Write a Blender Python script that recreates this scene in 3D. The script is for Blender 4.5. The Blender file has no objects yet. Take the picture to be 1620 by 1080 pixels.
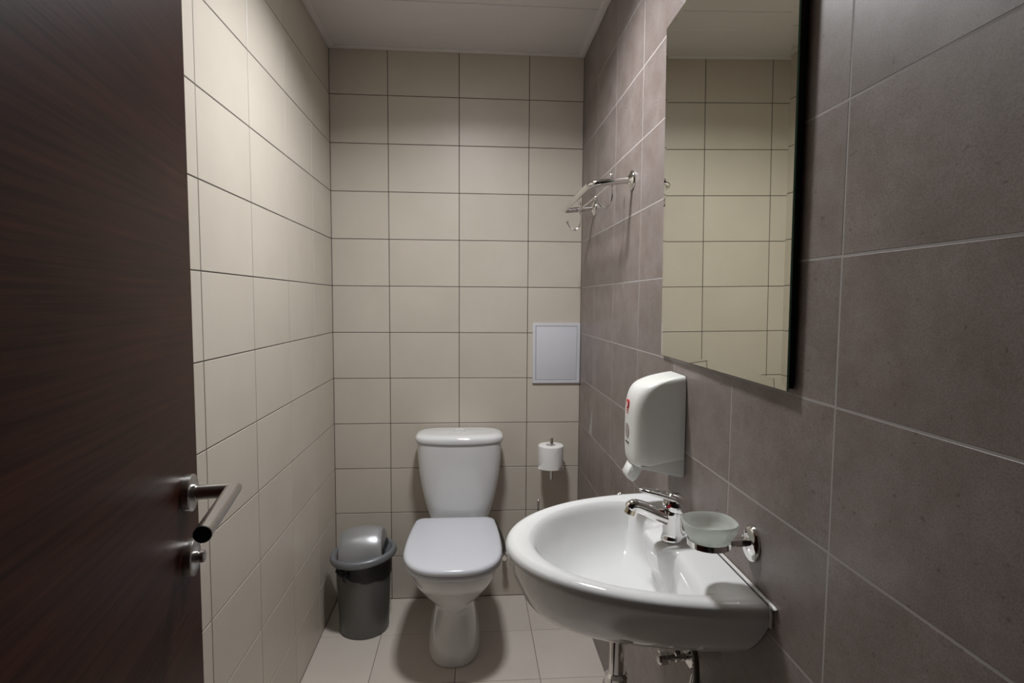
import bpy, math, random
from mathutils import Matrix, Vector
random.seed(7)
PI = math.pi
scene = bpy.context.scene
C = scene.collection

# ------------------------------------------------------------------ camera
cam_d = bpy.data.cameras.new('camera'); cam = bpy.data.objects.new('camera', cam_d); C.objects.link(cam)
cam_d.sensor_width = 36.0; cam_d.lens = 19.8815; cam_d.clip_start = 0.02
_r = Matrix(((0.9974, -0.0016, -0.0720), (-0.0717, 0.0707, -0.9949), (0.0067, 0.9975, 0.0704)))
cam.matrix_world = Matrix.Translation((0.5945, -2.4817, 1.3332)) @ _r.to_quaternion().to_matrix().to_4x4()
scene.camera = cam

# ------------------------------------------------------------------ world and exposure
w = bpy.data.worlds.new('world'); scene.world = w; w.use_nodes = True
w.node_tree.nodes['Background'].inputs[0].default_value = (1.0, 0.95, 0.9, 1)
w.node_tree.nodes['Background'].inputs[1].default_value = 0.005
vs = scene.view_settings
vs.view_transform = 'Standard'; vs.look = 'None'; vs.gamma = 1.0; vs.use_curve_mapping = False
vs.exposure = 0.0
LAMP_POWER = 14.9        # watts of the ceiling lamp
LAMP_SPREAD = 148.0      # degrees, the lamp sends its light mostly downwards
LAMP2_POWER = 18.0       # small warm lamp near the door

# ------------------------------------------------------------------ dimensions (metres)
W = 1.0787              # room width; left wall x = 0, back wall y = 0
YF = -2.545             # inner face of the wall with the doorway
H = 2.385               # ceiling
ROW0 = 0.1958; ROWP = 0.2; COLP = 0.3

# ------------------------------------------------------------------ materials
def new_mat(name):
    m = bpy.data.materials.new(name); m.use_nodes = True
    nt = m.node_tree; b = nt.nodes['Principled BSDF']
    return m, nt, b
def setp(b, **k):
    names = dict(color='Base Color', rough='Roughness', metal='Metallic', spec='Specular IOR Level', trans='Transmission Weight', coat='Coat Weight', ior='IOR')
    for a, v in k.items():
        if a == 'color' and len(v) == 3: v = (*v, 1)
        b.inputs[names[a]].default_value = v
def plain(name, color, rough=0.5, **k):
    m, nt, b = new_mat(name); setp(b, color=color, rough=rough, **k); return m
def noise(nt, vec, scale, detail=4, rough=0.55):
    n = nt.nodes.new('ShaderNodeTexNoise'); n.inputs['Scale'].default_value = scale
    n.inputs['Detail'].default_value = detail; n.inputs['Roughness'].default_value = rough
    nt.links.new(vec, n.inputs['Vector']); return n.outputs['Fac']
def ramp(nt, fac, stops):
    r = nt.nodes.new('ShaderNodeValToRGB'); nt.links.new(fac, r.inputs['Fac'])
    while len(r.color_ramp.elements) < len(stops): r.color_ramp.elements.new(0.5)
    for e, (p, c) in zip(r.color_ramp.elements, stops):
        e.position = p; e.color = (*c, 1)
    return r.outputs['Color']
def objvec(nt, rnd=True):
    t = nt.nodes.new('ShaderNodeTexCoord')
    if not rnd: return t.outputs['Object']
    i = nt.nodes.new('ShaderNodeObjectInfo')
    mu = nt.nodes.new('ShaderNodeMath'); mu.operation = 'MULTIPLY'; mu.inputs[1].default_value = 37.0
    nt.links.new(i.outputs['Random'], mu.inputs[0])
    a = nt.nodes.new('ShaderNodeVectorMath'); a.operation = 'ADD'
    nt.links.new(t.outputs['Object'], a.inputs[0]); nt.links.new(mu.outputs[0], a.inputs[1])
    return a.outputs['Vector']
def bump(nt, b, fac, strength, dist):
    n = nt.nodes.new('ShaderNodeBump'); n.inputs['Strength'].default_value = strength; n.inputs['Distance'].default_value = dist
    nt.links.new(fac, n.inputs['Height']); nt.links.new(n.outputs['Normal'], b.inputs['Normal'])
def mulcol(nt, a, b):
    m = nt.nodes.new('ShaderNodeMix'); m.data_type = 'RGBA'; m.blend_type = 'MULTIPLY'; m.inputs[0].default_value = 1.0
    nt.links.new(a, m.inputs[6]); nt.links.new(b, m.inputs[7]); return m.outputs[2]

def tile_mat(name, lo, hi, rough, pits=None, bumpd=0.0006, cloud=3.0):
    m, nt, b = new_mat(name); v = objvec(nt)
    c = ramp(nt, noise(nt, v, cloud, 6, 0.6), [(0.3, lo), (0.7, hi)])
    if pits:
        c = mulcol(nt, c, ramp(nt, noise(nt, v, 14, 6, 0.75), [(0.30, pits), (0.62, (1.03, 1.03, 1.03))]))
        c = mulcol(nt, c, ramp(nt, noise(nt, v, 420, 3, 0.6), [(0.30, (0.74, 0.73, 0.72)), (0.62, (1.10, 1.10, 1.10))]))
        c = mulcol(nt, c, ramp(nt, noise(nt, v, 85, 2, 0.5), [(0.25, (0.62, 0.60, 0.58)), (0.32, (1, 1, 1))]))
    nt.links.new(c, b.inputs['Base Color']); setp(b, rough=rough, spec=0.5)
    bump(nt, b, noise(nt, v, 260, 2, 0.5), 0.12, bumpd)
    return m
M = {}
M['cream_tile'] = tile_mat('cream_tile', (0.535, 0.480, 0.410), (0.590, 0.535, 0.460), 0.40)
M['brown_tile'] = tile_mat('brown_tile', (0.190, 0.160, 0.148), (0.262, 0.224, 0.209), 0.40, pits=(0.78, 0.71, 0.67), cloud=5)
M['floor_tile'] = tile_mat('floor_tile', (0.52, 0.465, 0.41), (0.59, 0.535, 0.475), 0.45)
M['dark_grout'] = plain('dark_grout', (0.075, 0.062, 0.052), 0.9)
M['light_grout'] = plain('light_grout', (0.36, 0.335, 0.32), 0.9)
M['floor_grout'] = plain('floor_grout', (0.16, 0.13, 0.11), 0.9)
M['plaster'] = plain('plaster', (0.55, 0.5, 0.45), 0.8)
M['pvc'] = plain('pvc_ceiling', (0.69, 0.67, 0.65), 0.45)
M['pvc_trim'] = plain('pvc_trim', (0.75, 0.73, 0.71), 0.4)
M['ceramic'] = plain('ceramic', (0.74, 0.74, 0.735), 0.07, coat=0.3)
M['seat_plastic'] = plain('seat_plastic', (0.655, 0.665, 0.715), 0.22)
M['white_plastic'] = plain('white_plastic', (0.76, 0.76, 0.73), 0.25)
M['grey_plastic'] = plain('grey_white_plastic', (0.62, 0.62, 0.59), 0.35)
M['hatch'] = plain('hatch_white', (0.63, 0.63, 0.67), 0.4)
M['chrome'] = plain('chrome', (0.80, 0.79, 0.78), 0.07, metal=1.0)
M['steel'] = plain('brushed_steel', (0.48, 0.46, 0.44), 0.28, metal=1.0)
M['black'] = plain('black', (0.006, 0.006, 0.006), 0.5)
M['bag'] = plain('bag_black', (0.008, 0.008, 0.009), 0.35)
M['rubber'] = plain('rubber', (0.02, 0.02, 0.02), 0.6)
M['hose'] = plain('braided_hose', (0.16, 0.15, 0.14), 0.4, metal=0.7)
M['brass'] = plain('aerator_brass', (0.62, 0.55, 0.42), 0.25, metal=1.0)
M['mirror'] = plain('mirror_silver', (0.86, 0.86, 0.745), 0.0, metal=1.0)
M['glass_edge'] = plain('glass_edge', (0.18, 0.42, 0.30), 0.15)
M['red'] = plain('red_print', (0.55, 0.02, 0.03), 0.4)
M['white_print'] = plain('white_print', (0.8, 0.78, 0.76), 0.4)
M['dark_print'] = plain('dark_print', (0.05, 0.05, 0.05), 0.5)
M['window_plastic'] = plain('window_plastic', (0.30, 0.25, 0.25), 0.25)
M['silicone'] = plain('silicone', (0.72, 0.71, 0.69), 0.35)
def bin_mat(name, lo, hi, rough, metal):
    m, nt, b = new_mat(name); v = objvec(nt, False)
    c = ramp(nt, noise(nt, v, 900, 1), [(0.3, lo), (0.7, hi)])
    nt.links.new(c, b.inputs['Base Color']); setp(b, rough=rough, metal=metal); return m
M['bin_body'] = bin_mat('bin_body_grey', (0.12, 0.118, 0.115), (0.17, 0.167, 0.163), 0.40, 0.45)
M['bin_lid'] = bin_mat('bin_lid_grey', (0.19, 0.20, 0.215), (0.245, 0.255, 0.27), 0.36, 0.35)
M['bin_flap'] = bin_mat('bin_flap_silver', (0.36, 0.365, 0.375), (0.44, 0.445, 0.455), 0.33, 0.5)
def paper():
    m, nt, b = new_mat('toilet_paper'); setp(b, color=(0.8, 0.78, 0.765), rough=0.95, spec=0.1)
    bump(nt, b, noise(nt, objvec(nt, False), 700, 2), 0.5, 0.0006); return m
M['paper'] = paper()
def wenge():
    m, nt, b = new_mat('wenge_veneer'); t = nt.nodes.new('ShaderNodeTexCoord')
    mp = nt.nodes.new('ShaderNodeMapping'); mp.inputs['Scale'].default_value = (2.0, 1.6, 95)
    nt.links.new(t.outputs['Object'], mp.inputs['Vector'])
    f = noise(nt, mp.outputs['Vector'], 2.0, 7, 0.65)
    mp2 = nt.nodes.new('ShaderNodeMapping'); mp2.inputs['Scale'].default_value = (1.0, 2.0, 9)
    nt.links.new(t.outputs['Object'], mp2.inputs['Vector'])
    c = mulcol(nt, ramp(nt, f, [(0.28, (0.012, 0.0038, 0.0028)), (0.52, (0.040, 0.0128, 0.0088)), (0.8, (0.066, 0.0225, 0.015))]),
               ramp(nt, noise(nt, mp2.outputs['Vector'], 2.0, 3), [(0.3, (0.72, 0.72, 0.72)), (0.7, (1.15, 1.12, 1.1))]))
    nt.links.new(c, b.inputs['Base Color']); setp(b, rough=0.42, spec=0.09)
    bump(nt, b, f, 0.25, 0.0006); return m
M['wenge'] = wenge()
def frosted():
    m, nt, b = new_mat('frosted_glass'); setp(b, color=(0.90, 0.93, 0.885), rough=0.5, trans=0.7, ior=1.3); return m
M['frosted'] = frosted()
def emis(name, col, s):
    m, nt, b = new_mat(name); setp(b, color=col, rough=0.5)
    b.inputs['Emission Color'].default_value = (*col, 1); b.inputs['Emission Strength'].default_value = s; return m
M['lamp'] = emis('lamp_diffuser', (0.965, 0.98, 1.0), 25.0)
M['lamp_warm'] = emis('lamp_warm', (1.0, 0.62, 0.28), LAMP2_POWER)

# ------------------------------------------------------------------ helpers
def wloc(o):
    l = Vector((0, 0, 0))
    while o is not None: l += o.location; o = o.parent
    return l
def mesh_obj(name, verts, faces, mat, parent=None, smooth=True, loc=None, bev=0.0, seg=2, angle=35):
    """verts in world coordinates; origin at loc (or the parent's origin)"""
    base = wloc(parent) if parent else Vector((0, 0, 0))
    org = Vector(loc) if loc is not None else base
    me = bpy.data.meshes.new(name)
    me.from_pydata([tuple(Vector(v) - org) for v in verts], [], faces)
    import bmesh
    bm = bmesh.new(); bm.from_mesh(me)
    bmesh.ops.remove_doubles(bm, verts=bm.verts, dist=1e-6)
    bmesh.ops.recalc_face_normals(bm, faces=bm.faces)
    if bev > 0:
        bmesh.ops.bevel(bm, geom=[e for e in bm.edges if len(e.link_faces) == 2 and e.calc_face_angle() > 0.5], offset=bev, segments=seg, profile=0.6, affect='EDGES', clamp_overlap=True)
    for f in bm.faces: f.smooth = smooth
    if smooth:
        for e in bm.edges:
            if len(e.link_faces) == 2 and e.calc_face_angle() > math.radians(angle): e.smooth = False
    bm.to_mesh(me); bm.free()
    me.materials.append(M[mat])
    o = bpy.data.objects.new(name, me); C.objects.link(o)
    o.location = org - base
    if parent: o.parent = parent
    return o
def tag(o, label, cat, group=None):
    o['label'] = label; o['category'] = cat
    if group: o['group'] = group
    return o
def thing(name, loc, label, cat, group=None):
    o = bpy.data.objects.new(name, None); o.empty_display_size = 0.05; C.objects.link(o); o.location = loc
    return tag(o, label, cat, group)
def struct(o): o['kind'] = 'structure'; return o
class B:
    """collects shapes into one mesh"""
    def __init__(s): s.v = []; s.f = []
    def add(s, v, f):
        n = len(s.v); s.v += [tuple(x) for x in v]; s.f += [tuple(i + n for i in q) for q in f]; return s
    def box(s, x0, x1, y0, y1, z0, z1):
        v = [(x, y, z) for x in (x0, x1) for y in (y0, y1) for z in (z0, z1)]
        return s.add(v, [(0, 1, 3, 2), (4, 6, 7, 5), (0, 4, 5, 1), (2, 3, 7, 6), (0, 2, 6, 4), (1, 5, 7, 3)])
    def loft(s, rings, cap0=True, cap1=True):
        n = len(rings[0]); v = [p for r in rings for p in r]; f = []
        for k in range(len(rings) - 1):
            for i in range(n):
                j = (i + 1) % n; f.append((k * n + i, k * n + j, (k + 1) * n + j, (k + 1) * n + i))
        if cap0: f.append(tuple(range(n))[::-1])
        if cap1: f.append(tuple((len(rings) - 1) * n + i for i in range(n)))
        return s.add(v, f)
    def lathe(s, prof, c, axis='z', n=40, caps=(True, True)):
        """prof: (r, h) along axis from c; axis a letter or a direction vector"""
        a = {'x': Vector((1, 0, 0)), 'y': Vector((0, 1, 0)), 'z': Vector((0, 0, 1))}.get(axis) if isinstance(axis, str) else Vector(axis).normalized()
        u = a.orthogonal().normalized(); w_ = a.cross(u); c = Vector(c)
        rings = [[c + a * h + (u * math.cos(2 * PI * i / n) + w_ * math.sin(2 * PI * i / n)) * max(r, 1e-5) for i in range(n)] for r, h in prof]
        return s.loft(rings, *caps)
    def tube(s, path, r, n=16, closed=False):
        P = [Vector(p) for p in path]; m = len(P); rings = []; u = None
        for k in range(m):
            t = (P[min(k + 1, m - 1)] - P[max(k - 1, 0)]).normalized()
            u = t.orthogonal().normalized() if u is None else (u - t * u.dot(t)).normalized()
            w_ = t.cross(u); rr = r[k] if isinstance(r, (list, tuple)) else r
            rings.append([P[k] + (u * math.cos(2 * PI * i / n) + w_ * math.sin(2 * PI * i / n)) * rr for i in range(n)])
        return s.loft(rings)
    def ball(s, c, r, n=14):
        return s.lathe([(r * math.sin(PI * i / n), -r * math.cos(PI * i / n)) for i in range(n + 1)], c, 'z', 16)
    def build(s, name, mat, parent=None, **k): return mesh_obj(name, s.v, s.f, mat, parent, **k)
def bezier(pts, n=12):
    """Catmull-Rom through points"""
    P = [Vector(p) for p in pts]; P = [2 * P[0] - P[1]] + P + [2 * P[-1] - P[-2]]; out = []
    for k in range(1, len(P) - 2):
        for i in range(n):
            t = i / n; a, b, c, d = P[k - 1:k + 3]
            out.append(0.5 * ((2 * b) + (c - a) * t + (2 * a - 5 * b + 4 * c - d) * t * t + (3 * b - a - 3 * c + d) * t ** 3))
    out.append(P[-2]); return out
def crom(rows, n):
    """Catmull-Rom through tuples of numbers"""
    R = [tuple(2 * a - b for a, b in zip(rows[0], rows[1]))] + rows + [tuple(2 * a - b for a, b in zip(rows[-1], rows[-2]))]; out = []
    for k in range(1, len(R) - 2):
        for i in range(n):
            t = i / n
            out.append(tuple(0.5 * (2 * b + (c - a) * t + (2 * a - 5 * b + 4 * c - d) * t * t + (3 * b - a - 3 * c + d) * t ** 3) for a, b, c, d in zip(*R[k - 1:k + 3])))
    out.append(rows[-1]); return out
def sgnpow(x, e): return math.copysign(abs(x) ** e, x)
def superell(cx, cy, a, b, n, N=48, z=0):
    return [(cx + a * sgnpow(math.cos(2 * PI * i / N), 2 / n), cy + b * sgnpow(math.sin(2 * PI * i / N), 2 / n), z) for i in range(N)]

# ------------------------------------------------------------------ room shell
TILES = {}
def tile_mesh(wd, ht, mat):
    key = (round(wd, 4), round(ht, 4), mat)
    if key in TILES: return TILES[key]
    a, b, c, d = wd / 2, ht / 2, 0.0009, 0.0065
    if mat == 'brown_tile': c = 0.0005
    v = [(x * (a - k), y * (b - k), z) for z, k in ((-d, 0), (-0.8 * c, 0), (0, c)) for x, y in ((-1, -1), (1, -1), (1, 1), (-1, 1))]
    f = [(0, 3, 2, 1), (8, 9, 10, 11)]
    for k in (0, 4):
        for i in range(4): f.append((k + i, k + (i + 1) % 4, k + 4 + (i + 1) % 4, k + 4 + i))
    me = bpy.data.meshes.new('tile'); me.from_pydata(v, [], f); me.update(); me.materials.append(M[mat]); TILES[key] = me
    return me
def lay_tiles(parent, origin, eu, ev, us, vs_, mat, joint, jit=0.0006):
    """tiles on the plane origin + u*eu + v*ev, cut by the joint lines us, vs_"""
    eu, ev = Vector(eu), Vector(ev); en = eu.cross(ev); o0 = Vector(origin)
    R = Matrix((eu, ev, en)).transposed().to_euler()
    for i in range(len(us) - 1):
        for j in range(len(vs_) - 1):
            wd, ht = us[i + 1] - us[i] - joint, vs_[j + 1] - vs_[j] - joint
            if wd < 0.004 or ht < 0.004: continue
            t = bpy.data.objects.new('tile', tile_mesh(wd, ht, mat)); C.objects.link(t); t.parent = parent
            t.location = o0 + eu * (us[i] + us[i + 1]) / 2 + ev * (vs_[j] + vs_[j + 1]) / 2 + en * random.uniform(-0.0002, 0.0001)
            r = R.copy(); r.x += random.uniform(-jit, jit); r.z += random.uniform(-jit, jit); r.y += random.uniform(-jit, jit); t.rotation_euler = r
rows = [0.0] + [ROW0 + ROWP * k for k in range(11)] + [H + 0.004]
G = 0.0012
wall_back = struct(B().box(-0.12, W + 0.12, G, 0.12, -0.05, H + 0.08).build('wall_back', 'dark_grout', smooth=False))
lay_tiles(wall_back, (0, 0, 0), (1, 0, 0), (0, 0, 1), [0.0, 0.2422, 0.5422, 0.8422, W], rows, 'cream_tile', 0.0028)
wall_left = struct(B().box(-0.12, -G, YF - 0.12, G, -0.05, H + 0.08).build('wall_left', 'dark_grout', smooth=False))
yl = [-YF] + [1.1808 + 0.3 * k for k in range(4, -4, -1) if 1.1808 + 0.3 * k < -YF] + [0.0]
yl = sorted(-y for y in yl)                      # y from the doorway wall to the back corner
lay_tiles(wall_left, (0, 0, 0), (0, 1, 0), (0, 0, 1), yl, rows, 'cream_tile', 0.0028)
wall_right = struct(B().box(W + 0.00025, W + 0.12, YF - 0.12, G, -0.05, H + 0.08).build('wall_right', 'light_grout', smooth=False))
yr = sorted([YF, 0.0] + [-1.7685 + 0.3 * k for k in range(-2, 6)])
lay_tiles(wall_right, (W, 0, 0), (0, -1, 0), (0, 0, 1), [-y for y in reversed(yr)], rows, 'brown_tile', 0.0031)
floor = struct(B().box(-0.12, W + 0.12, YF - 1.2, 0.12, -0.08, -G).build('floor', 'floor_grout', smooth=False))
xf = [0.0, 0.2374, 0.5391, 0.8408, W]; yf = sorted([0.0, YF] + [-0.278 - 0.3 * k for k in range(8)])
lay_tiles(floor, (0, 0, 0), (1, 0, 0), (0, 1, 0), xf, yf, 'floor_tile', 0.0022, 0.0003)
# wall with the doorway the camera stands in
DX0, DX1, DH = 0.285, 1.07, 2.14
fb = B().box(-0.12, DX0, YF - 0.12, YF, -0.02, H + 0.08).box(DX1, W + 0.12, YF - 0.12, YF, -0.02, H + 0.08).box(DX0, DX1, YF - 0.12, YF, DH, H + 0.08)
struct(fb.build('wall_front', 'brown_tile', smooth=False))
fr = B().box(DX0, DX0 + 0.03, YF - 0.13, YF + 0.006, 0, DH).box(DX1 - 0.03, DX1, YF - 0.13, YF + 0.006, 0, DH).box(DX0, DX1, YF - 0.13, YF + 0.006, DH - 0.03, DH)
struct(fr.build('trim_1', 'wenge', smooth=False))
# ceiling of PVC panels
ceiling = struct(B().box(-0.12, W + 0.12, YF - 0.12, 0.12, H + 0.012, H + 0.1).build('ceiling', 'pvc', smooth=False))
def ceiling_panel(y0, y1):
    prof = [(y0 + 0.0012, H + 0.006), (y0 + 0.0035, H)]
    step = 0.125
    k = y1 - step
    marks = []
    while k > y0 + 0.03: marks.append(k); k -= step
    for q in reversed(marks): prof += [(q - 0.002, H), (q, H + 0.0009), (q + 0.002, H)]
    prof += [(y1 - 0.0035, H), (y1 - 0.0012, H + 0.006)]
    prof += [(y1 - 0.0012, H + 0.011), (y0 + 0.0012, H + 0.011)]
    rings = [[(x, y, z) for y, z in prof] for x in (0.001, W - 0.001)]
    B().loft(rings).build('panel', 'pvc', ceiling, smooth=False)
ys = [0.0, -0.393] + [-0.393 - 0.375 * k for k in range(1, 6)] + [YF]
for a, b in zip(ys[1:], ys[:-1]): ceiling_panel(a, b)
T = 0.025
def trim(n, x0, x1, y0, y1):
    struct(B().box(x0, x1, y0, y1, H - 0.006, H + 0.0).build('trim_%d' % n, 'pvc_trim', smooth=True, bev=0.0015))
trim(2, 0.0005, W - 0.0005, -T, -0.0005); trim(3, 0.0005, T, YF, -T); trim(4, W - T, W - 0.0005, YF, -T)

# ------------------------------------------------------------------ ceiling lamps
LX, LY = 0.59, -0.95
lamp = thing('ceiling_lamp', (LX, LY, H - 0.012), 'square white lamp panel flush in the middle of the ceiling', 'lamp')
S = 0.085
fr = B()
for x0, x1, y0, y1 in ((-S - .012, S + .012, S, S + .012), (-S - .012, S + .012, -S - .012, -S), (-S - .012, -S, -S, S), (S, S + .012, -S, S)):
    fr.box(LX + x0, LX + x1, LY + y0, LY + y1, H - 0.012, H - 0.0003)
fr.build('frame', 'pvc_trim', lamp, smooth=False)
B().box(LX - S, LX + S, LY - S, LY + S, H - 0.0095, H - 0.0008).build('diffuser', 'lamp', lamp, smooth=False)
ld = bpy.data.lights.new('lamp_light', 'AREA'); ld.shape = 'SQUARE'; ld.size = 2 * S; ld.energy = LAMP_POWER; ld.spread = math.radians(LAMP_SPREAD); ld.color = (0.965, 0.98, 1.0)
lo = bpy.data.objects.new('lamp_light', ld); C.objects.link(lo); lo.parent = lamp; lo.location = (0, 0, 0.0015)
l2 = thing('ceiling_spotlight', (0.72, -2.40, H - 0.006), 'small warm round spotlight in the ceiling by the doorway', 'lamp')
B().lathe([(0.024, -0.006), (0.036, -0.005), (0.038, 0.0), (0.024, 0.0)], (0.72, -2.40, H - 0.0003), caps=(False, False)).build('bezel', 'chrome', l2)
B().lathe([(0.024, -0.004), (0.024, 0.0)], (0.72, -2.40, H - 0.0003)).build('lens', 'lamp_warm', l2)

# ------------------------------------------------------------------ door
du = Vector((0.17, -0.985, 0)).normalized(); dn = Vector((-du.y, du.x, 0))     # along the leaf to the hinge, out of the visible face
ED = Vector((0.2015, -1.652, 0))                                                # free edge of the visible face
def dpt(s, n, z): return tuple(ED + du * s + dn * n + Vector((0, 0, z)))
DW = 0.862
v = [dpt(s, n, z) for s in (0, DW) for n in (-0.04, 0) for z in (0.008, 2.10)]
door = struct(mesh_obj('door_1', v, [(0, 1, 3, 2), (4, 6, 7, 5), (0, 4, 5, 1), (2, 3, 7, 6), (0, 2, 6, 4), (1, 5, 7, 3)], 'wenge', loc=dpt(0, 0, 0), bev=0.0015))
door['label'] = 'open dark brown wenge door with steel lever handle'
ZH = 1.073; HS = 0.055
def rose(z, name):
    return B().lathe([(0.025, 0.0), (0.025, 0.0085), (0.0247, 0.0095), (0.0235, 0.010), (0.012, 0.0102)], dpt(HS, 0.0, z), dn, 48).build(name, 'steel', door, angle=50)
r1 = rose(ZH, 'rose')
hb = B()
hb.lathe([(0.0125, 0.010), (0.0125, 0.014), (0.0105, 0.0142)], dpt(HS, 0.0, ZH), dn, 32)
# mitred neck and lever
def ringat(c, a, b, r=0.0100, n=28): return [Vector(c) + a * math.cos(2 * PI * i / n) * r + b * math.sin(2 * PI * i / n) * r for i in range(n)]
zz = Vector((0, 0, 1)); lv = (du + Vector((0, 0, -0.03))).normalized()
n0 = Vector(dpt(HS, 0.0125, ZH)); n1 = Vector(dpt(HS, 0.058, ZH)); n2 = n1 + lv * 0.143
mit = (dn - lv).normalized()     # miter plane axis in the plane of the bend
up2 = lv.cross(dn).normalized()
hb.loft([ringat(n0, du, zz), ringat(n1, (dn - du) * -1.0, zz)])
hb.build('neck', 'steel', r1, angle=40)
hb = B()
hb.loft([ringat(n1, (dn - du) * -1.0, zz), ringat(n2 - lv * 0.001, -dn, zz), ])
lever = hb.build('lever', 'steel', door, angle=40)
B().lathe([(0.0098, -0.0008), (0.0098, 0.0006), (0.009, 0.0010)], n2, lv, 28).build('end_cap', 'black', lever)
r2 = rose(ZH - 0.0895, 'lock_rose')
B().lathe([(0.0085, 0.010), (0.0085, 0.014), (0.0065, 0.0142), (0.0065, 0.0150), (0.0082, 0.0155), (0.0082, 0.0205), (0.006, 0.0215)], dpt(HS, 0.0, ZH - 0.0895), dn, 24).build('thumb_turn', 'steel', r2, angle=50)

# ------------------------------------------------------------------ wall mirror
mn = Vector((-1, 0.0122, -0.0080)).normalized(); mc = Vector((W - 0.0135, -1.382, 1.5985))
mu = Vector((0, -1, 0)); mu = (mu - mn * mu.dot(mn)).normalized(); mv = mn.cross(mu).normalized()
if mv.z < 0: mv = -mv
MW, MH, BV = 0.2915, 0.3965, 0.015
def mp(a, b, d): return mc + mu * a + mv * b + mn * d
mir = thing('wall_mirror', tuple(mp(0, -MH, -0.004)), 'tall rectangular mirror on the brown tiled wall above the washbasin', 'mirror')
def rect(a, b, d): return [mp(-a, -b, d), mp(a, -b, d), mp(a, b, d), mp(-a, b, d)]
mesh_obj('mirror_face', [*rect(MW - BV, MH - BV, 0), *rect(MW, MH, -0.0009)], [(0, 1, 2, 3)] + [(i, (i + 1) % 4, 4 + (i + 1) % 4, 4 + i) for i in range(4)], 'mirror', mir, smooth=False)
mesh_obj('glass_edge', [*rect(MW, MH, -0.0009), *rect(MW, MH, -0.004)], [(i, (i + 1) % 4, 4 + (i + 1) % 4, 4 + i) for i in range(4)], 'glass_edge', mir, smooth=False)
back = rect(MW - 0.003, MH - 0.003, -0.004)
def atwall(q): return Vector((W - 0.0008, q.y, q.z))
mesh_obj('backing', back + [atwall(q) for q in back], [(0, 1, 2, 3), (7, 6, 5, 4)] + [(i, (i + 1) % 4, 4 + (i + 1) % 4, 4 + i) for i in range(4)], 'black', mir, smooth=False)

# ------------------------------------------------------------------ towel rail with hooks
ZR = 1.700; YN, YB = -0.780, -0.262; XO = 0.951
rail = thing('towel_rail', (W, (YN + YB) / 2, ZR), 'chrome towel rail with hanging hooks on brown tiled wall', 'towel rail')
DROOP = 0.013
R_ = 0.030
path = [(W - 0.008, YN, ZR)]
def dz_(x): return ZR - DROOP * (W - x) / (W - XO)
for k in range(9):
    t = k / 8 * PI / 2; path.append((XO + R_ - R_ * math.sin(t), YN + R_ - R_ * math.cos(t), dz_(XO + R_ - R_ * math.sin(t))))
for k in range(9):
    t = k / 8 * PI / 2; path.append((XO + R_ - R_ * math.cos(t), YB - R_ + R_ * math.sin(t), dz_(XO + R_ - R_ * math.cos(t))))
path.append((W - 0.008, YB, ZR))
B().tube(path, 0.0098, 20).build('bar', 'chrome', rail, angle=60)
for y in (YN, YB):
    B().lathe([(0.029, 0.0), (0.029, 0.003), (0.026, 0.007), (0.016, 0.010), (0.0125, 0.014)], (W - 0.0005, y, ZR), (-1, 0, 0), 36).build('flange', 'chrome', rail, angle=50)
B().tube([(1.012, YN, ZR - 0.013), (1.012, YB, ZR - 0.013)], 0.003, 10).build('hook_rod', 'chrome', rail)
def hook(y, x, dz=0.0):
    b = B(); pts = [(x + 0.006, y, ZR + 0.030), (x + 0.008, y, ZR + 0.006), (x + 0.009, y, ZR - 0.030), (x + 0.006, y, ZR - 0.053), (x - 0.006, y, ZR - 0.068), (x - 0.021, y, ZR - 0.069), (x - 0.034, y, ZR - 0.056), (x - 0.043, y, ZR - 0.040)]
    pts = [(a_, b_, c_ + dz) for a_, b_, c_ in pts]
    b.tube(bezier(pts, 6), 0.0027, 10); b.ball(pts[0], 0.0066); b.ball(pts[-1], 0.0066)
    b.build('hook', 'chrome', rail)
hook(-0.715, 1.024, -0.003); hook(-0.300, 1.004, -0.020)

# ------------------------------------------------------------------ soap dispenser
DY = -1.196; HWD = 0.057
disp = thing('soap_dispenser', (W, DY, 0.936), 'white wall-mounted soap dispenser with red logo above washbasin tap', 'soap dispenser')
def dring(d, hw, z, r, zb=None, N=10):
    """flat-backed rounded section; depth d from the wall; zb = height at the wall"""
    zb = z if zb is None else zb; pts = []
    def P(u, vv): 
        f = u / max(d, 1e-6); pts.append((W - 0.002 - u, DY + vv, zb + (z - zb) * f))
    P(0, -hw)
    for k in range(N + 1):
        t = k / N * PI / 2; P(d - r + r * math.sin(t), -hw + r - r * math.cos(t))
    for k in range(5): P(d + 0.0025 * math.sin(PI * (k + 1) / 6), -hw + r + (2 * hw - 2 * r) * (k + 1) / 6)
    for k in range(N + 1):
        t = k / N * PI / 2; P(d - r + r * math.cos(t), hw - r + r * math.sin(t))
    P(0, hw)
    return pts
cov = [(0.100, 0.0535, 0.956, 0.028, 0.976), (0.108, 0.056, 0.960, 0.030, 0.981), (0.112, 0.057, 0.972, 0.030, 0.990), (0.1135, 0.0575, 1.00, 0.030, 1.010), (0.114, 0.0575, 1.05, 0.03, 1.05), (0.113, 0.0575, 1.09, 0.03, 1.09),
       (0.108, 0.0572, 1.118, 0.03, 1.121), (0.098, 0.0565, 1.1375, 0.03, 1.143), (0.082, 0.0552, 1.149, 0.030, 1.155), (0.060, 0.053, 1.157, 0.030, 1.163), (0.036, 0.049, 1.162, 0.026, 1.167), (0.012, 0.042, 1.166, 0.01, 1.168)]
rg = []
for c in crom(cov, 4): rg.append(dring(c[0], c[1], c[2], min(c[3], c[0] * 0.95), c[4]))
cover = B().loft(rg).build('cover', 'white_plastic', disp, angle=60)
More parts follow.
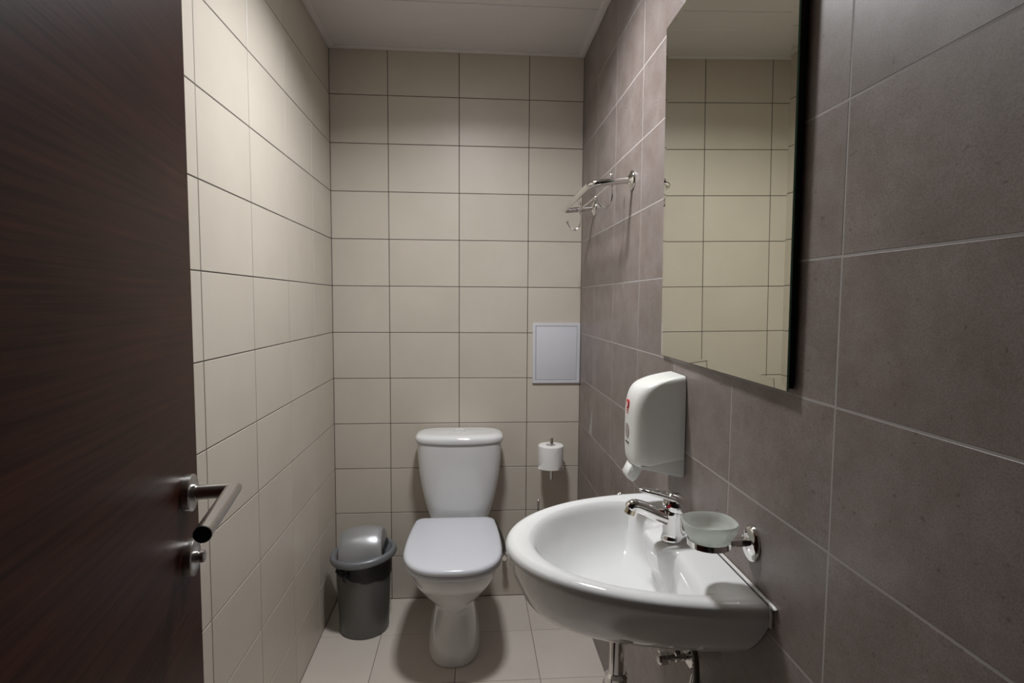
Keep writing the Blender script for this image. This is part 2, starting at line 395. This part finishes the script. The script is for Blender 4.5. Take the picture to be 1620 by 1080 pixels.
# chassis below the cover, running down the wall
pr = [(0.0, 0.937), (0.008, 0.936), (0.080, 0.9535), (0.098, 0.957), (0.1, 0.962), (0.0, 0.984)]
ch = []
for f, ins in ((-1, 0.006), (-0.97, 0.001), (0.97, 0.001), (1, 0.006)):
    ch.append([(W - 0.001 - max(0, min(u, 0.1 - ins)), DY + f * 0.0555, z + (ins if z < 0.95 else 0) * (1 if u < .05 else 0.4)) for u, z in pr])
B().loft(ch).build('chassis', 'grey_plastic', disp, smooth=True, angle=40)
sp = []
for f in (-1, -0.85, 0.85, 1):
    k = 1 if abs(f) < 0.9 else 0.86
    q = [(0.112, 0.958), (0.124, 0.934), (0.121, 0.925), (0.109, 0.917), (0.100, 0.922), (0.083, 0.949), (0.095, 0.960)]
    cx_, cz_ = 0.106, 0.939
    sp.append([(W - (cx_ + (u - cx_) * k), DY + f * 0.021, cz_ + (z - cz_) * k) for u, z in q])
B().loft(sp).build('push_lever', 'white_plastic', disp, angle=50)
FX = W - 0.002 - 0.114 - 0.0026
def oval(name, yc, zc, a, b, mat, off, parent, thick=0.0006):
    vv = [(FX - off - thick, yc + a * math.cos(2 * PI * i / 28), zc + b * math.sin(2 * PI * i / 28)) for i in range(28)]
    v2 = [(FX + 0.003, y, z) for _, y, z in vv]
    return B().loft([v2, vv]).build(name, mat, parent, smooth=False)
lg = oval('logo', DY + 0.003, 1.096, 0.0095, 0.0115, 'red', 0.0, cover)
st = B()
st.tube(bezier([(FX - 0.0009, DY + 0.007 - 0.009, 1.093), (FX - 0.0009, DY + 0.007 - 0.002, 1.090), (FX - 0.0009, DY + 0.007 + 0.002, 1.095), (FX - 0.0009, DY + 0.007 - 0.004, 1.1005), (FX - 0.0009, DY + 0.007 - 0.009, 1.097), (FX - 0.0009, DY + 0.007 - 0.006, 1.093), (FX - 0.0009, DY + 0.007 - 0.001, 1.0985), (FX - 0.0009, DY + 0.007 + 0.002, 1.102)], 5), 0.0005, 6)
st.build('logo_swirl', 'white_print', lg)
tx = B()
for k in range(6): tx.box(FX - 0.0007, FX + 0.003, DY - 0.005 + 0.0028 * k, DY - 0.0038 + 0.0028 * k, 1.0800, 1.0818)
for k in range(5): tx.box(FX - 0.0007, FX + 0.003, DY - 0.0035 + 0.0028 * k, DY - 0.0025 + 0.0028 * k, 1.0750, 1.0764)
tx.build('logo_lettering', 'red', cover, smooth=False)
oval('level_window', DY + 0.001, 1.0345, 0.0135, 0.0175, 'window_plastic', 0.0, cover)
tx = B(); xk = DY - 0.012
for wd in (0.0024, 0.0016, 0.0022, 0.0018, 0.0024, 0.0012, 0.002, 0.0022, 0.0018): tx.box(FX - 0.0007, FX + 0.003, xk, xk + wd, 1.0060, 1.0085); xk += wd + 0.0008
tx.build('print_line', 'dark_print', cover, smooth=False)

# ------------------------------------------------------------------ washbasin
SY = -1.360
sink = thing('washbasin', (W, SY, 0.69), 'white ceramic wall-hung washbasin with rounded front on brown wall', 'washbasin')
NA, NB = 72, 56
def sring(u0, a, b, z, kb=0.0, led=0.0, zl=0.0):
    pts = []
    for i in range(NA):
        t = PI * i / (NA - 1)
        pts.append((u0 + a * math.sin(t), b * math.cos(t)))
    for i in range(1, NB + 1):
        t = PI * i / (NB + 1); vv = -b * math.cos(t)
        vv = -b + 2 * b * (i / (NB + 1)) if kb < 0.01 else -b * math.cos(t) * kb + (-b + 2 * b * (i / (NB + 1))) * (1 - kb)
        uu = u0 - kb * a * math.sin(t)
        e = abs(vv) / 0.058; s_ = 0 if e > 1.15 else (1 if e < 0.85 else (lambda q: q * q * (3 - 2 * q))((1.15 - e) / 0.3))
        pts.append((uu + led * s_, vv))
    return [(W - 0.001 - u, SY + vv, z) for u, vv in pts]
# u0, a, b, z, roundness of the back, tap ledge
rows_ = [(0.177, 0.030, 0.030, 0.6695, 1, 0), (0.177, 0.055, 0.050, 0.670, 1, 0), (0.10, 0.150, 0.080, 0.676, 0.35, 0), (0.0, 0.27, 0.110, 0.683, 0, 0), (0.0, 0.332, 0.152, 0.695, 0, 0), (0.0, 0.366, 0.197, 0.722, 0, 0), (0.0, 0.388, 0.236, 0.760, 0, 0), (0.0, 0.402, 0.263, 0.797, 0, 0),
         (0.0, 0.409, 0.2765, 0.822, 0, 0), (0.0, 0.412, 0.2775, 0.833, 0, 0), (0.002, 0.406, 0.2745, 0.8425, 0, 0), (0.006, 0.393, 0.266, 0.8475, 0, 0), (0.014, 0.375, 0.255, 0.8485, 0, 0),
         (0.045, 0.328, 0.238, 0.8465, 0.0, 0.012), (0.076, 0.285, 0.226, 0.8425, 0.02, 0.030), (0.090, 0.262, 0.216, 0.832, 0.04, 0.030), (0.097, 0.248, 0.206, 0.812, 0.06, 0.026), (0.104, 0.232, 0.190, 0.782, 0.1, 0.020), (0.115, 0.205, 0.163, 0.750, 0.2, 0.012),
         (0.138, 0.160, 0.122, 0.7265, 0.35, 0.004), (0.165, 0.100, 0.074, 0.7155, 0.7, 0), (0.177, 0.040, 0.033, 0.7115, 1.0, 0), (0.177, 0.020, 0.020, 0.711, 1.0, 0)]
rg = [sring(*c) for c in crom(rows_, 4)]
basin = B().loft(rg).build('basin', 'ceramic', sink, angle=70)
dc = (W - 0.001 - 0.177, SY, 0.7095)
B().lathe([(0.030, 0.0), (0.031, 0.004), (0.027, 0.0062), (0.020, 0.005), (0.018, 0.002), (0.004, 0.003)], dc, 'z', 32).build('drain', 'chrome', sink)
# silicone bead along the wall
bd = [(W - 0.002, SY - 0.2780, 0.812), (W - 0.002, SY - 0.2785, 0.83), (W - 0.0025, SY - 0.276, 0.8455), (W - 0.003, SY - 0.268, 0.850), (W - 0.003, SY, 0.8505), (W - 0.003, SY + 0.268, 0.850), (W - 0.002, SY + 0.279, 0.83)]
B().tube(bezier(bd, 8), 0.0030, 10).build('silicone_bead', 'silicone', sink)

# ------------------------------------------------------------------ tap
TX, TZ = 1.012, 0.8455
tap = thing('mixer_tap', (TX, SY - 0.012, TZ), 'chrome single-lever mixer tap on the washbasin ledge', 'tap')
TY = SY - 0.012
def erings(rows, N=36): return [[(cx + rx * math.cos(2 * PI * i / N), TY + ry * math.sin(2 * PI * i / N), z + dz * math.cos(2 * PI * i / N)) for i in range(N)] for cx, rx, ry, z, dz in rows]
b = B(); b.loft(erings(crom([(TX, 0.0265, 0.0245, TZ, 0), (TX, 0.0262, 0.0243, TZ + 0.004, 0), (TX + 0.001, 0.0240, 0.0225, TZ + 0.016, 0), (TX + 0.0005, 0.0235, 0.0220, TZ + 0.034, 0), (TX + 0.001, 0.0245, 0.0230, TZ + 0.052, 0), (TX + 0.003, 0.0245, 0.0235, TZ + 0.062, -0.002)], 4)))
b.build('body', 'chrome', tap, angle=50)
b = B(); ps = [(TX + 0.002, TY, TZ + 0.040), (TX - 0.030, TY, TZ + 0.052), (TX - 0.056, TY, TZ + 0.064), (TX - 0.077, TY, TZ + 0.0725), (TX - 0.088, TY, TZ + 0.0725), (TX - 0.093, TY, TZ + 0.0665)]
b.tube(bezier(ps, 6), [0.0165 - 0.0035 * min(1, k / 18) if k < 29 else 0.011 for k in range(31)], 24); spout = b.build('spout', 'chrome', tap, angle=60)
B().lathe([(0.0112, 0.0), (0.0112, 0.011), (0.009, 0.0115)], (TX - 0.090, TY, TZ + 0.067), (-0.35, 0, -0.94), 24).build('aerator', 'brass', spout)
b = B(); b.loft(erings(crom([(TX + 0.004, 0.0245, 0.0235, TZ + 0.0625, -0.003), (TX + 0.003, 0.0262, 0.0245, TZ + 0.068, -0.004), (TX + 0.004, 0.0262, 0.0245, TZ + 0.078, -0.006), (TX + 0.004, 0.0240, 0.0225, TZ + 0.088, -0.006), (TX + 0.004, 0.0170, 0.0165, TZ + 0.0955, -0.005), (TX + 0.004, 0.006, 0.006, TZ + 0.0985, -0.001)], 4)))
cap = b.build('lever_cap', 'chrome', tap, angle=60)
# loop lever
b = B(); zt = TZ + 0.0925
for sg in (-1, 1):
    b.tube(bezier([(TX + 0.004, TY + sg * 0.0175, zt - 0.006), (TX - 0.020, TY + sg * 0.0150, zt + 0.001), (TX - 0.046, TY + sg * 0.0105, zt + 0.008), (TX - 0.066, TY + sg * 0.006, zt + 0.0125), (TX - 0.073, TY, zt + 0.014)], 6), [0.0055 - 0.0022 * k / 24 for k in range(25)], 12)
b.loft([[(TX + x, TY + s1 * wd, zt + z + t) for s1, t in ((-1, -0.003), (1, -0.003), (1, 0.003), (-1, 0.003))] for x, wd, z in ((0.006, 0.018, -0.004), (-0.018, 0.015, 0.002), (-0.030, 0.0125, 0.0045))])
b.build('lever', 'chrome', tap, angle=50)
mk = Vector((TX - 0.0175, TY - 0.018, TZ + 0.0765)); 
b = B(); b.lathe([(0.0036, 0.0), (0.0036, 0.0025), (0.0, 0.003)], mk, (-0.70, -0.70, 0.1), 12); b.build('temperature_mark', 'red', cap)

# ------------------------------------------------------------------ soap dish
SX, SDY, SZ = 1.004, -1.560, 0.9175
dish = thing('soap_dish_holder', (W, SDY, SZ), 'chrome ring bracket carrying the frosted soap dish beside the tap', 'soap dish holder')
b = B(); n = 40
pr = [(0.0338, 0.0), (0.0356, 0.0), (0.0356, 0.010), (0.0338, 0.010)]
b.loft([[(SX + r * 1.03 * math.cos(2 * PI * i / n), SDY + r * math.sin(2 * PI * i / n), SZ + h) for i in range(n)] for r, h in pr + [pr[0]]], False, False)
b.build('ring', 'chrome', dish, angle=40)
B().box(SX + 0.0362, W - 0.010, SDY - 0.009, SDY + 0.009, SZ - 0.002, SZ + 0.0098).build('arm', 'chrome', dish, bev=0.002)
b = B(); fl = [(0.0, 1.0), (0.003, 1.0), (0.007, 0.9), (0.010, 0.66), (0.0112, 0.3)]
b.loft([[(W - 0.0005 - h, SDY - 0.006 + 0.027 * s_ * math.cos(2 * PI * i / n), SZ + 0.003 + 0.0318 * s_ * math.sin(2 * PI * i / n)) for i in range(n)] for h, s_ in fl])
b.build('flange', 'chrome', dish, angle=50)
gd = thing('soap_dish', (SX, SDY, SZ + 0.002), 'frosted glass soap dish in chrome ring above washbasin', 'soap dish')
def gring(r, z, nn=2.6): return superell(SX, SDY, r * 1.04, r * 0.98, nn, 48, z)
gp = [(0.012, SZ + 0.002, 2), (0.029, SZ + 0.002, 2), (0.0308, SZ + 0.006, 2), (0.0322, SZ + 0.0106, 2), (0.0385, SZ + 0.019, 2.2), (0.0425, SZ + 0.032, 2.4), (0.0438, SZ + 0.0415, 2.5), (0.0426, SZ + 0.043, 2.5), (0.0412, SZ + 0.0415, 2.5), (0.0395, SZ + 0.031, 2.4), (0.035, SZ + 0.0195, 2.2), (0.028, SZ + 0.0125, 2), (0.012, SZ + 0.0115, 2)]
B().loft([gring(r, z, nn) for r, z, nn in gp]).build('bowl', 'frosted', gd, angle=60)

# ------------------------------------------------------------------ plumbing under the washbasin
trap = thing('bottle_trap', (0.9, SY, 0.43), 'chrome drain pipe and bottle trap under the washbasin', 'drain trap')
px = W - 0.001 - 0.177
B().lathe([(0.0155, 0.548), (0.0155, 0.671)], (px, SY, 0), 'z', 28, (True, True)).build('pipe', 'chrome', trap)
B().lathe([(0.022, 0.531), (0.0235, 0.533), (0.0235, 0.551), (0.0175, 0.557), (0.016, 0.557)], (px, SY, 0), 'z', 28).build('nut', 'chrome', trap)
B().lathe([(0.012, 0.420), (0.026, 0.424), (0.031, 0.432), (0.031, 0.520), (0.028, 0.531)], (px, SY, 0), 'z', 28).build('bottle', 'chrome', trap)
B().tube([(px + 0.025, SY, 0.503), (W - 0.004, SY, 0.503)], 0.015, 20).build('outlet', 'chrome', trap)
B().lathe([(0.035, 0.0), (0.034, 0.004), (0.018, 0.012)], (W - 0.0005, SY, 0.503), (-1, 0, 0), 28).build('flange', 'chrome', trap)
def angle_valve(name, y, z, label, hose_pts):
    t = thing(name, (W, y, z), label, 'valve', 'angle valves under the washbasin')
    B().lathe([(0.024, 0.0), (0.023, 0.004), (0.012, 0.010)], (W - 0.0005, y, z), (-1, 0, 0), 28).build('flange', 'chrome', t)
    B().lathe([(0.0085, 0.008), (0.0085, 0.022), (0.0105, 0.023), (0.0105, 0.034), (0.0085, 0.036), (0.0085, 0.052)], (W, y, z), (-1, 0, 0), 20).build('body', 'chrome', t)
    B().lathe([(0.0145, 0.052), (0.0155, 0.054), (0.0155, 0.070), (0.013, 0.073)], (W, y, z), (-1, 0, 0), 12).build('knob', 'chrome', t, angle=20)
    B().tube(bezier(hose_pts, 8), 0.0062, 12).build('hose', 'hose', t)
    return t
angle_valve('angle_valve', -1.315, 0.554, 'chrome angle valve nearer the back wall under the washbasin', [(W - 0.029, -1.315, 0.556), (W - 0.030, -1.318, 0.58), (W - 0.040, -1.345, 0.630), (1.03, SY + 0.004, 0.668)])
angle_valve('angle_valve', -1.425, 0.525, 'chrome angle valve nearer the doorway under the washbasin', [(W - 0.029, -1.425, 0.527), (W - 0.029, -1.422, 0.56), (W - 0.028, -1.405, 0.62), (1.035, SY - 0.018, 0.668)])

# ------------------------------------------------------------------ toilet
CX = 0.531
wc = thing('toilet', (CX, -0.35, 0), 'white close-coupled toilet with closed lid against the back wall', 'toilet')
def wring(z, yf, yb, hw, nn=2.3, N=56):
    cy, l = (yf + yb) / 2, (yb - yf) / 2
    return superell(CX, cy, hw, l, nn, N, z)
bw = [(0.0, -0.500, -0.10, 0.099, 2.6), (0.012, -0.503, -0.10, 0.101, 2.6), (0.05, -0.499, -0.10, 0.097, 2.5), (0.10, -0.487, -0.10, 0.0870, 2.4), (0.15, -0.475, -0.095, 0.0755, 2.3), (0.187, -0.472, -0.09, 0.0695, 2.3), (0.205, -0.490, -0.085, 0.079, 2.3),
      (0.235, -0.525, -0.075, 0.102, 2.2), (0.27, -0.562, -0.065, 0.1305, 2.2), (0.305, -0.594, -0.055, 0.1545, 2.2), (0.34, -0.626, -0.045, 0.169, 2.2), (0.37, -0.643, -0.035, 0.1745, 2.25), (0.392, -0.648, -0.03, 0.1755, 2.3), (0.399, -0.643, -0.032, 0.172, 2.3), (0.401, -0.60, -0.06, 0.150, 2.3)]
B().loft([wring(*c) for c in crom(bw, 4)]).build('bowl', 'ceramic', wc, angle=70)
def dshape(y0, y1, hwb, hwm, inset=0.0, z=0.0, rc=0.035):
    """lid outline: straight back at y1 with round corners, elliptic front at y0"""
    y0 += inset; y1 -= inset; hwb -= inset; hwm -= inset; pts = []
    ym = y0 + (y1 - y0) * 0.42
    for k in range(29):
        t = PI * k / 28; pts.append((CX + hwm * sgnpow(math.cos(t), 2 / 2.55), ym - (ym - y0) * sgnpow(math.sin(t), 2 / 2.55), z))
    for k in range(1, 8):
        f = k / 8; hw = hwm + (hwb - hwm) * f * f; pts.append((CX - hw, ym + (y1 - rc - ym) * f, z))
    for k in range(8):
        t = PI / 2 * k / 7; pts.append((CX - hwb + rc - rc * math.cos(t), y1 - rc + rc * math.sin(t), z))
    for k in range(8):
        t = PI / 2 * (1 - k / 7); pts.append((CX + hwb - rc + rc * math.cos(t), y1 - rc + rc * math.sin(t), z))
    for k in range(7, 0, -1):
        f = k / 8; hw = hwm + (hwb - hwm) * f * f; pts.append((CX + hw, ym + (y1 - rc - ym) * f, z))
    return pts
SF, SB = -0.664, -0.186
st = [(0.010, 0.4012), (0.003, 0.403), (0.0, 0.408), (0.0, 0.414), (0.004, 0.4185), (0.012, 0.4195)]
B().loft([dshape(SF + 0.003, SB, 0.160, 0.1755, i, z) for i, z in st]).build('seat', 'seat_plastic', wc, angle=60)
ld = [(0.012, 0.4215), (0.003, 0.4225), (0.0, 0.427), (0.0, 0.434), (0.0025, 0.4400), (0.008, 0.4438), (0.018, 0.4458), (0.05, 0.4475), (0.10, 0.4485)]
B().loft([dshape(SF, SB - 0.002, 0.162, 0.1775, i, z, max(0.034 - i * 0.3, 0.003)) for i, z in ld]).build('lid', 'seat_plastic', wc, angle=60)
for sx in (-0.075, 0.075):
    B().lathe([(0.012, 0.0), (0.012, 0.028), (0.008, 0.031)], (CX + sx, -0.178, 0.4005), 'z', 20).build('hinge', 'seat_plastic', wc)
def tring(z, hw, yf, yb=-0.012, nn=4.2, N=64, bow=0.014):
    out = []
    cy, l = (yf + yb) / 2, (yb - yf) / 2
    for x, y, zz_ in superell(CX + 0.015, cy, hw, l, nn, N, z):
        if y < cy: y -= bow * (1 - ((x - CX - 0.015) / hw) ** 2)
        out.append((x, y, zz_))
    return out
tk = [(0.402, 0.112, -0.140), (0.412, 0.122, -0.146), (0.45, 0.1355, -0.152), (0.50, 0.149, -0.158), (0.56, 0.161, -0.164), (0.62, 0.1695, -0.169), (0.68, 0.1745, -0.173), (0.735, 0.177, -0.176), (0.743, 0.1765, -0.1755)]
B().loft([tring(*c) for c in crom(tk, 3)]).build('cistern', 'ceramic', wc, angle=60)
tl = [(0.744, 0.178, -0.176), (0.7455, 0.182, -0.180), (0.751, 0.185, -0.183), (0.761, 0.1855, -0.1835), (0.769, 0.183, -0.181), (0.7745, 0.1765, -0.175), (0.7785, 0.165, -0.165), (0.7805, 0.150, -0.150), (0.781, 0.10, -0.12)]
clid = B().loft([tring(z, hw, yf, -0.010 - max(0, 0.183 - hw) * 0.35, 3.6) for z, hw, yf in crom(tl, 3)]).build('cistern_lid', 'ceramic', wc, angle=60)
B().lathe([(0.024, -0.001), (0.024, 0.004), (0.021, 0.0055), (0.019, 0.0045), (0.004, 0.0050)], (CX + 0.015, -0.090, 0.7807), 'z', 32).build('flush_button', 'ceramic', clid)
# inlet valve and hose
tv = thing('inlet_valve', (0.742, 0, 0.205), 'small chrome water inlet valve on cream tiles beside the toilet', 'valve')
B().lathe([(0.022, 0.0005), (0.021, 0.004), (0.011, 0.009)], (0.742, 0, 0.205), (0, -1, 0), 24).build('flange', 'chrome', tv)
B().lathe([(0.0085, 0.008), (0.0085, 0.03), (0.011, 0.031), (0.011, 0.044), (0.0085, 0.045), (0.0085, 0.052), (0.0125, 0.053), (0.0135, 0.066), (0.011, 0.069)], (0.742, 0, 0.205), (0, -1, 0), 12).build('body', 'chrome', tv, angle=25)
B().tube(bezier([(0.742, -0.030, 0.212), (0.742, -0.028, 0.25), (0.715, -0.021, 0.32), (0.665, -0.0205, 0.345), (0.634, -0.0205, 0.372), (0.630, -0.0205, 0.3935)], 8), 0.006, 12).build('hose', 'hose', tv)

# ------------------------------------------------------------------ toilet roll and holder
PX, PY = 0.944, -0.078
ho = thing('toilet_roll_holder', (PX, 0, 0.56), 'chrome upright toilet roll holder on cream tiled back wall', 'toilet roll holder')
B().lathe([(0.0068, 0.560), (0.0072, 0.561), (0.0072, 0.741), (0.0066, 0.743)], (PX, PY, 0), 'z', 20).build('post', 'chrome', ho)
B().tube([(PX, PY, 0.6060), (PX + 0.056, PY, 0.6060)], 0.0064, 16).build('cross_arm', 'chrome', ho)
B().tube([(PX + 0.052, PY - 0.0064, 0.6060), (PX + 0.052, -0.008, 0.6060)], 0.0064, 16).build('wall_arm', 'chrome', ho)
B().lathe([(0.022, 0.0005), (0.022, 0.005), (0.020, 0.009), (0.008, 0.0095)], (PX + 0.052, 0, 0.6060), (0, -1, 0), 28).build('flange', 'chrome', ho)
roll = thing('toilet_roll', (PX - 0.003, PY, 0.6165), 'white toilet paper roll on the chrome upright holder', 'toilet roll')
cx = PX - 0.003; n = 72; RO, RI = 0.0545, 0.021; z0, z1 = 0.6165, 0.7135
B().loft([[(cx + r * math.cos(2 * PI * i / n), PY + r * math.sin(2 * PI * i / n), z) for i in range(n)] for r, z in ((RI, z0), (RO - 0.003, z0), (RO - 0.0005, z0 + 0.002), (RO, z0 + 0.006), (RO, z1 - 0.006), (RO - 0.0006, z1 - 0.002), (RO - 0.003, z1), (RI, z1), (RI, z0))], False, False).build('paper', 'paper', roll, angle=50)
# folded loose end: a wrap that leaves the roll at the lower left
sh = []; m = 26
for k in range(m + 1):
    f = k / m; a = -1.05 - f * 1.75; lift = 0.0008 + 0.007 * max(0, f - 0.55) ** 1.3 * 2.2
    top = z1 - 0.004 - (0.090 * max(0, (f - 0.02))) if f > 0.02 else z1 - 0.004
    sh.append((a, lift, max(top, z0 + 0.010)))
v = []
for a, lift, top in sh:
    for off in (0, 0.0009):
        for fz, z in ((1, z0 - 0.002), (0, top)):
            r = RO + lift * (1 if fz else 0.4) + off
            v.append((cx + r * math.cos(a), PY + r * math.sin(a), z))
f = []
for k in range(m):
    q = 4 * k
    f += [(q, q + 4, q + 5, q + 1), (q + 2, q + 3, q + 7, q + 6), (q + 1, q + 5, q + 7, q + 3), (q, q + 2, q + 6, q + 4)]
f += [(0, 1, 3, 2), (4 * m, 4 * m + 2, 4 * m + 3, 4 * m + 1)]
mesh_obj('loose_sheet', v, f, 'paper', roll, angle=40)
# toilet brush on the wall, only the tip of its handle shows above the basin
br = thing('toilet_brush', (0.890, -0.065, 0.14), 'toilet brush whose thin dark handle tip shows above the washbasin rim', 'toilet brush')
B().lathe([(0.036, 0.150), (0.038, 0.152), (0.038, 0.275), (0.0365, 0.275), (0.0365, 0.156), (0.002, 0.155)], (0.890, -0.065, 0), 'z', 32).build('cup', 'steel', br, angle=50)
B().box(0.880, 0.900, -0.029, -0.0005, 0.20, 0.25).build('bracket', 'steel', br, bev=0.002)
B().lathe([(0.0042, 0.165), (0.0042, 0.452), (0.0055, 0.455), (0.0055, 0.462), (0.003, 0.465)], (0.890, -0.065, 0), 'z', 16).build('handle', 'steel', br)

# ------------------------------------------------------------------ access hatch
ha = thing('access_hatch', (0.972, 0, 0.973), 'white plastic access hatch on the cream tiles in the corner', 'hatch')
X0, X1, Z0, Z1 = 0.8655, 1.0765, 0.9735, 1.2395; q = 0.0135
b = B()
outer = [(X0, Z0), (X1, Z0), (X1, Z1), (X0, Z1)]; inn = [(X0 + q, Z0 + q), (X1 - q, Z0 + q), (X1 - q, Z1 - q), (X0 + q, Z1 - q)]
b.loft([[(x, -0.0005, z) for x, z in outer], [(x, -0.009, z) for x, z in outer], [(x, -0.009, z) for x, z in inn], [(x, -0.0005, z) for x, z in inn]], False, False)
b.build('frame', 'hatch', ha, bev=0.0015)
B().box(X0 + q - 0.001, X1 - q + 0.001, -0.004, -0.0006, Z0 + q - 0.001, Z1 - q + 0.001).build('rebate', 'dark_print', ha, smooth=False)
B().box(X0 + q + 0.0014, X1 - q - 0.0014, -0.0088, -0.004, Z0 + q + 0.0014, Z1 - q - 0.0014).build('cover', 'hatch', ha, bev=0.0008)

# ------------------------------------------------------------------ small chrome hook knob past the basin
kn = thing('wall_hook', (W, -0.711, 0.712), 'tiny chrome hook on brown wall just showing over the basin rim', 'hook')
B().lathe([(0.009, 0.0), (0.008, 0.003), (0.004, 0.005), (0.003, 0.008)], (W - 0.0005, -0.711, 0.7095), (-1, 0, 0), 20).build('stem', 'chrome', kn)

# ------------------------------------------------------------------ waste bin
BX, BY = 0.161, -0.212
wb = thing('waste_bin', (BX, BY, 0), 'dark grey round swing-lid waste bin with black bag in the corner', 'waste bin')
body = [(0.092, 0.0), (0.0965, 0.003), (0.098, 0.010), (0.1005, 0.08), (0.1045, 0.18), (0.1085, 0.285), (0.1085, 0.292), (0.104, 0.292)]
B().lathe(body, (BX, BY, 0), 'z', 56).build('body', 'bin_body', wb, angle=50)
tilt = Matrix.Translation((BX, BY, 0.30)) @ Matrix.Rotation(math.radians(-5), 4, 'Y') @ Matrix.Rotation(math.radians(-1.0), 4, 'X') @ Matrix.Translation((-BX, -BY, -0.30))
def tilted(b, *a, **k):
    b.v = [tuple(tilt @ Vector(p)) for p in b.v]; return b.build(*a, **k)
LZ = 0.300
ring = tilted(B().lathe([(0.126, LZ - 0.002), (0.1295, LZ), (0.1325, LZ + 0.006), (0.1325, LZ + 0.015), (0.1300, LZ + 0.0225), (0.124, LZ + 0.0265), (0.117, LZ + 0.0260), (0.112, LZ + 0.0215), (0.107, LZ + 0.0175), (0.070, LZ + 0.0155), (0.070, LZ + 0.0125), (0.118, LZ + 0.006), (0.122, LZ - 0.002), (0.126, LZ - 0.002)], (BX, BY, 0), 'z', 64, (False, False)), 'lid_rim', 'bin_lid', wb, angle=60)
b = B(); rgs = []
for k in range(17):
    f = -1 + 2 * k / 16
    r = 0.0985 - 0.013 * f * f - (0.003 * max(0, abs(f) - 0.95) / 0.05); zc = LZ + 0.018
    rgs.append([(BX + 0.003 + f * 0.083, BY - 0.004 - r * math.cos(PI * i / 28) * 1.02, zc - 0.012 + r * math.sin(PI * i / 28) * 1.16) for i in range(29)])
b.loft(rgs); tilted(b, 'flap', 'bin_flap', wb, angle=40)
# black blocks stand in for the slot shadow at the flap ends
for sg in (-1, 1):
    tilted(B().box(BX + 0.003 + sg * 0.0845, BX + 0.003 + sg * 0.0885, BY - 0.060, BY + 0.060, LZ + 0.0135, LZ + 0.040), 'slot_shadow', 'black', wb, smooth=False)
# bag: collar with a ragged lower hem and a knot
n = 96; rgs = []
for lay in range(5):
    fz = lay / 4; rr = []
    for i in range(n):
        a = 2 * PI * i / n
        hem = 0.250 - 0.022 * math.cos(a + 0.5) + 0.003 * math.sin(5 * a) + 0.0015 * math.sin(11 * a)
        z = hem + (0.3005 + 0.007 * math.cos(a) - hem) * fz
        r = 0.0970 + 0.0425 * z + 0.0022 + 0.0010 * math.sin(9 * a + 3 * fz) + (0.004 if lay == 4 else 0)
        rr.append((BX + r * math.cos(a), BY + r * math.sin(a), z))
    rgs.append(rr)
bag = B().loft(rgs, False, False).build('bin_bag', 'bag', wb, angle=70)
kb = B(); ang = math.radians(-118)
kc = Vector((BX + 0.113 * math.cos(ang), BY + 0.113 * math.sin(ang), 0.262))
tn = Vector((-math.sin(ang), math.cos(ang), 0)); ot = Vector((math.cos(ang), math.sin(ang), 0))
kb.tube(bezier([kc - tn * 0.050 + Vector((0, 0, 0.012)) - ot * 0.006, kc - tn * 0.030 + ot * 0.003 + Vector((0, 0, 0.006)), kc - tn * 0.012 + ot * 0.005, kc + tn * 0.004 + ot * 0.006 + Vector((0, 0, 0.004)), kc + tn * 0.012 + Vector((0, 0, 0.012))], 5), [0.004 + 0.003 * abs(math.sin(k * 0.9)) for k in range(21)], 8)
kb.ball(tuple(kc + ot * 0.004), 0.0085)
kb.tube([kc + ot * 0.005, kc + ot * 0.006 + Vector((0, 0, -0.012)) - tn * 0.004, kc + ot * 0.004 + Vector((0, 0, -0.024)) + tn * 0.002], [0.006, 0.006, 0.002], 8)
kb.tube([kc + ot * 0.004, kc + ot * 0.007 + tn * 0.012 + Vector((0, 0, 0.004)), kc + ot * 0.004 + tn * 0.020 + Vector((0, 0, -0.003))], [0.005, 0.005, 0.003], 8)
kb.build('knot', 'bag', bag)
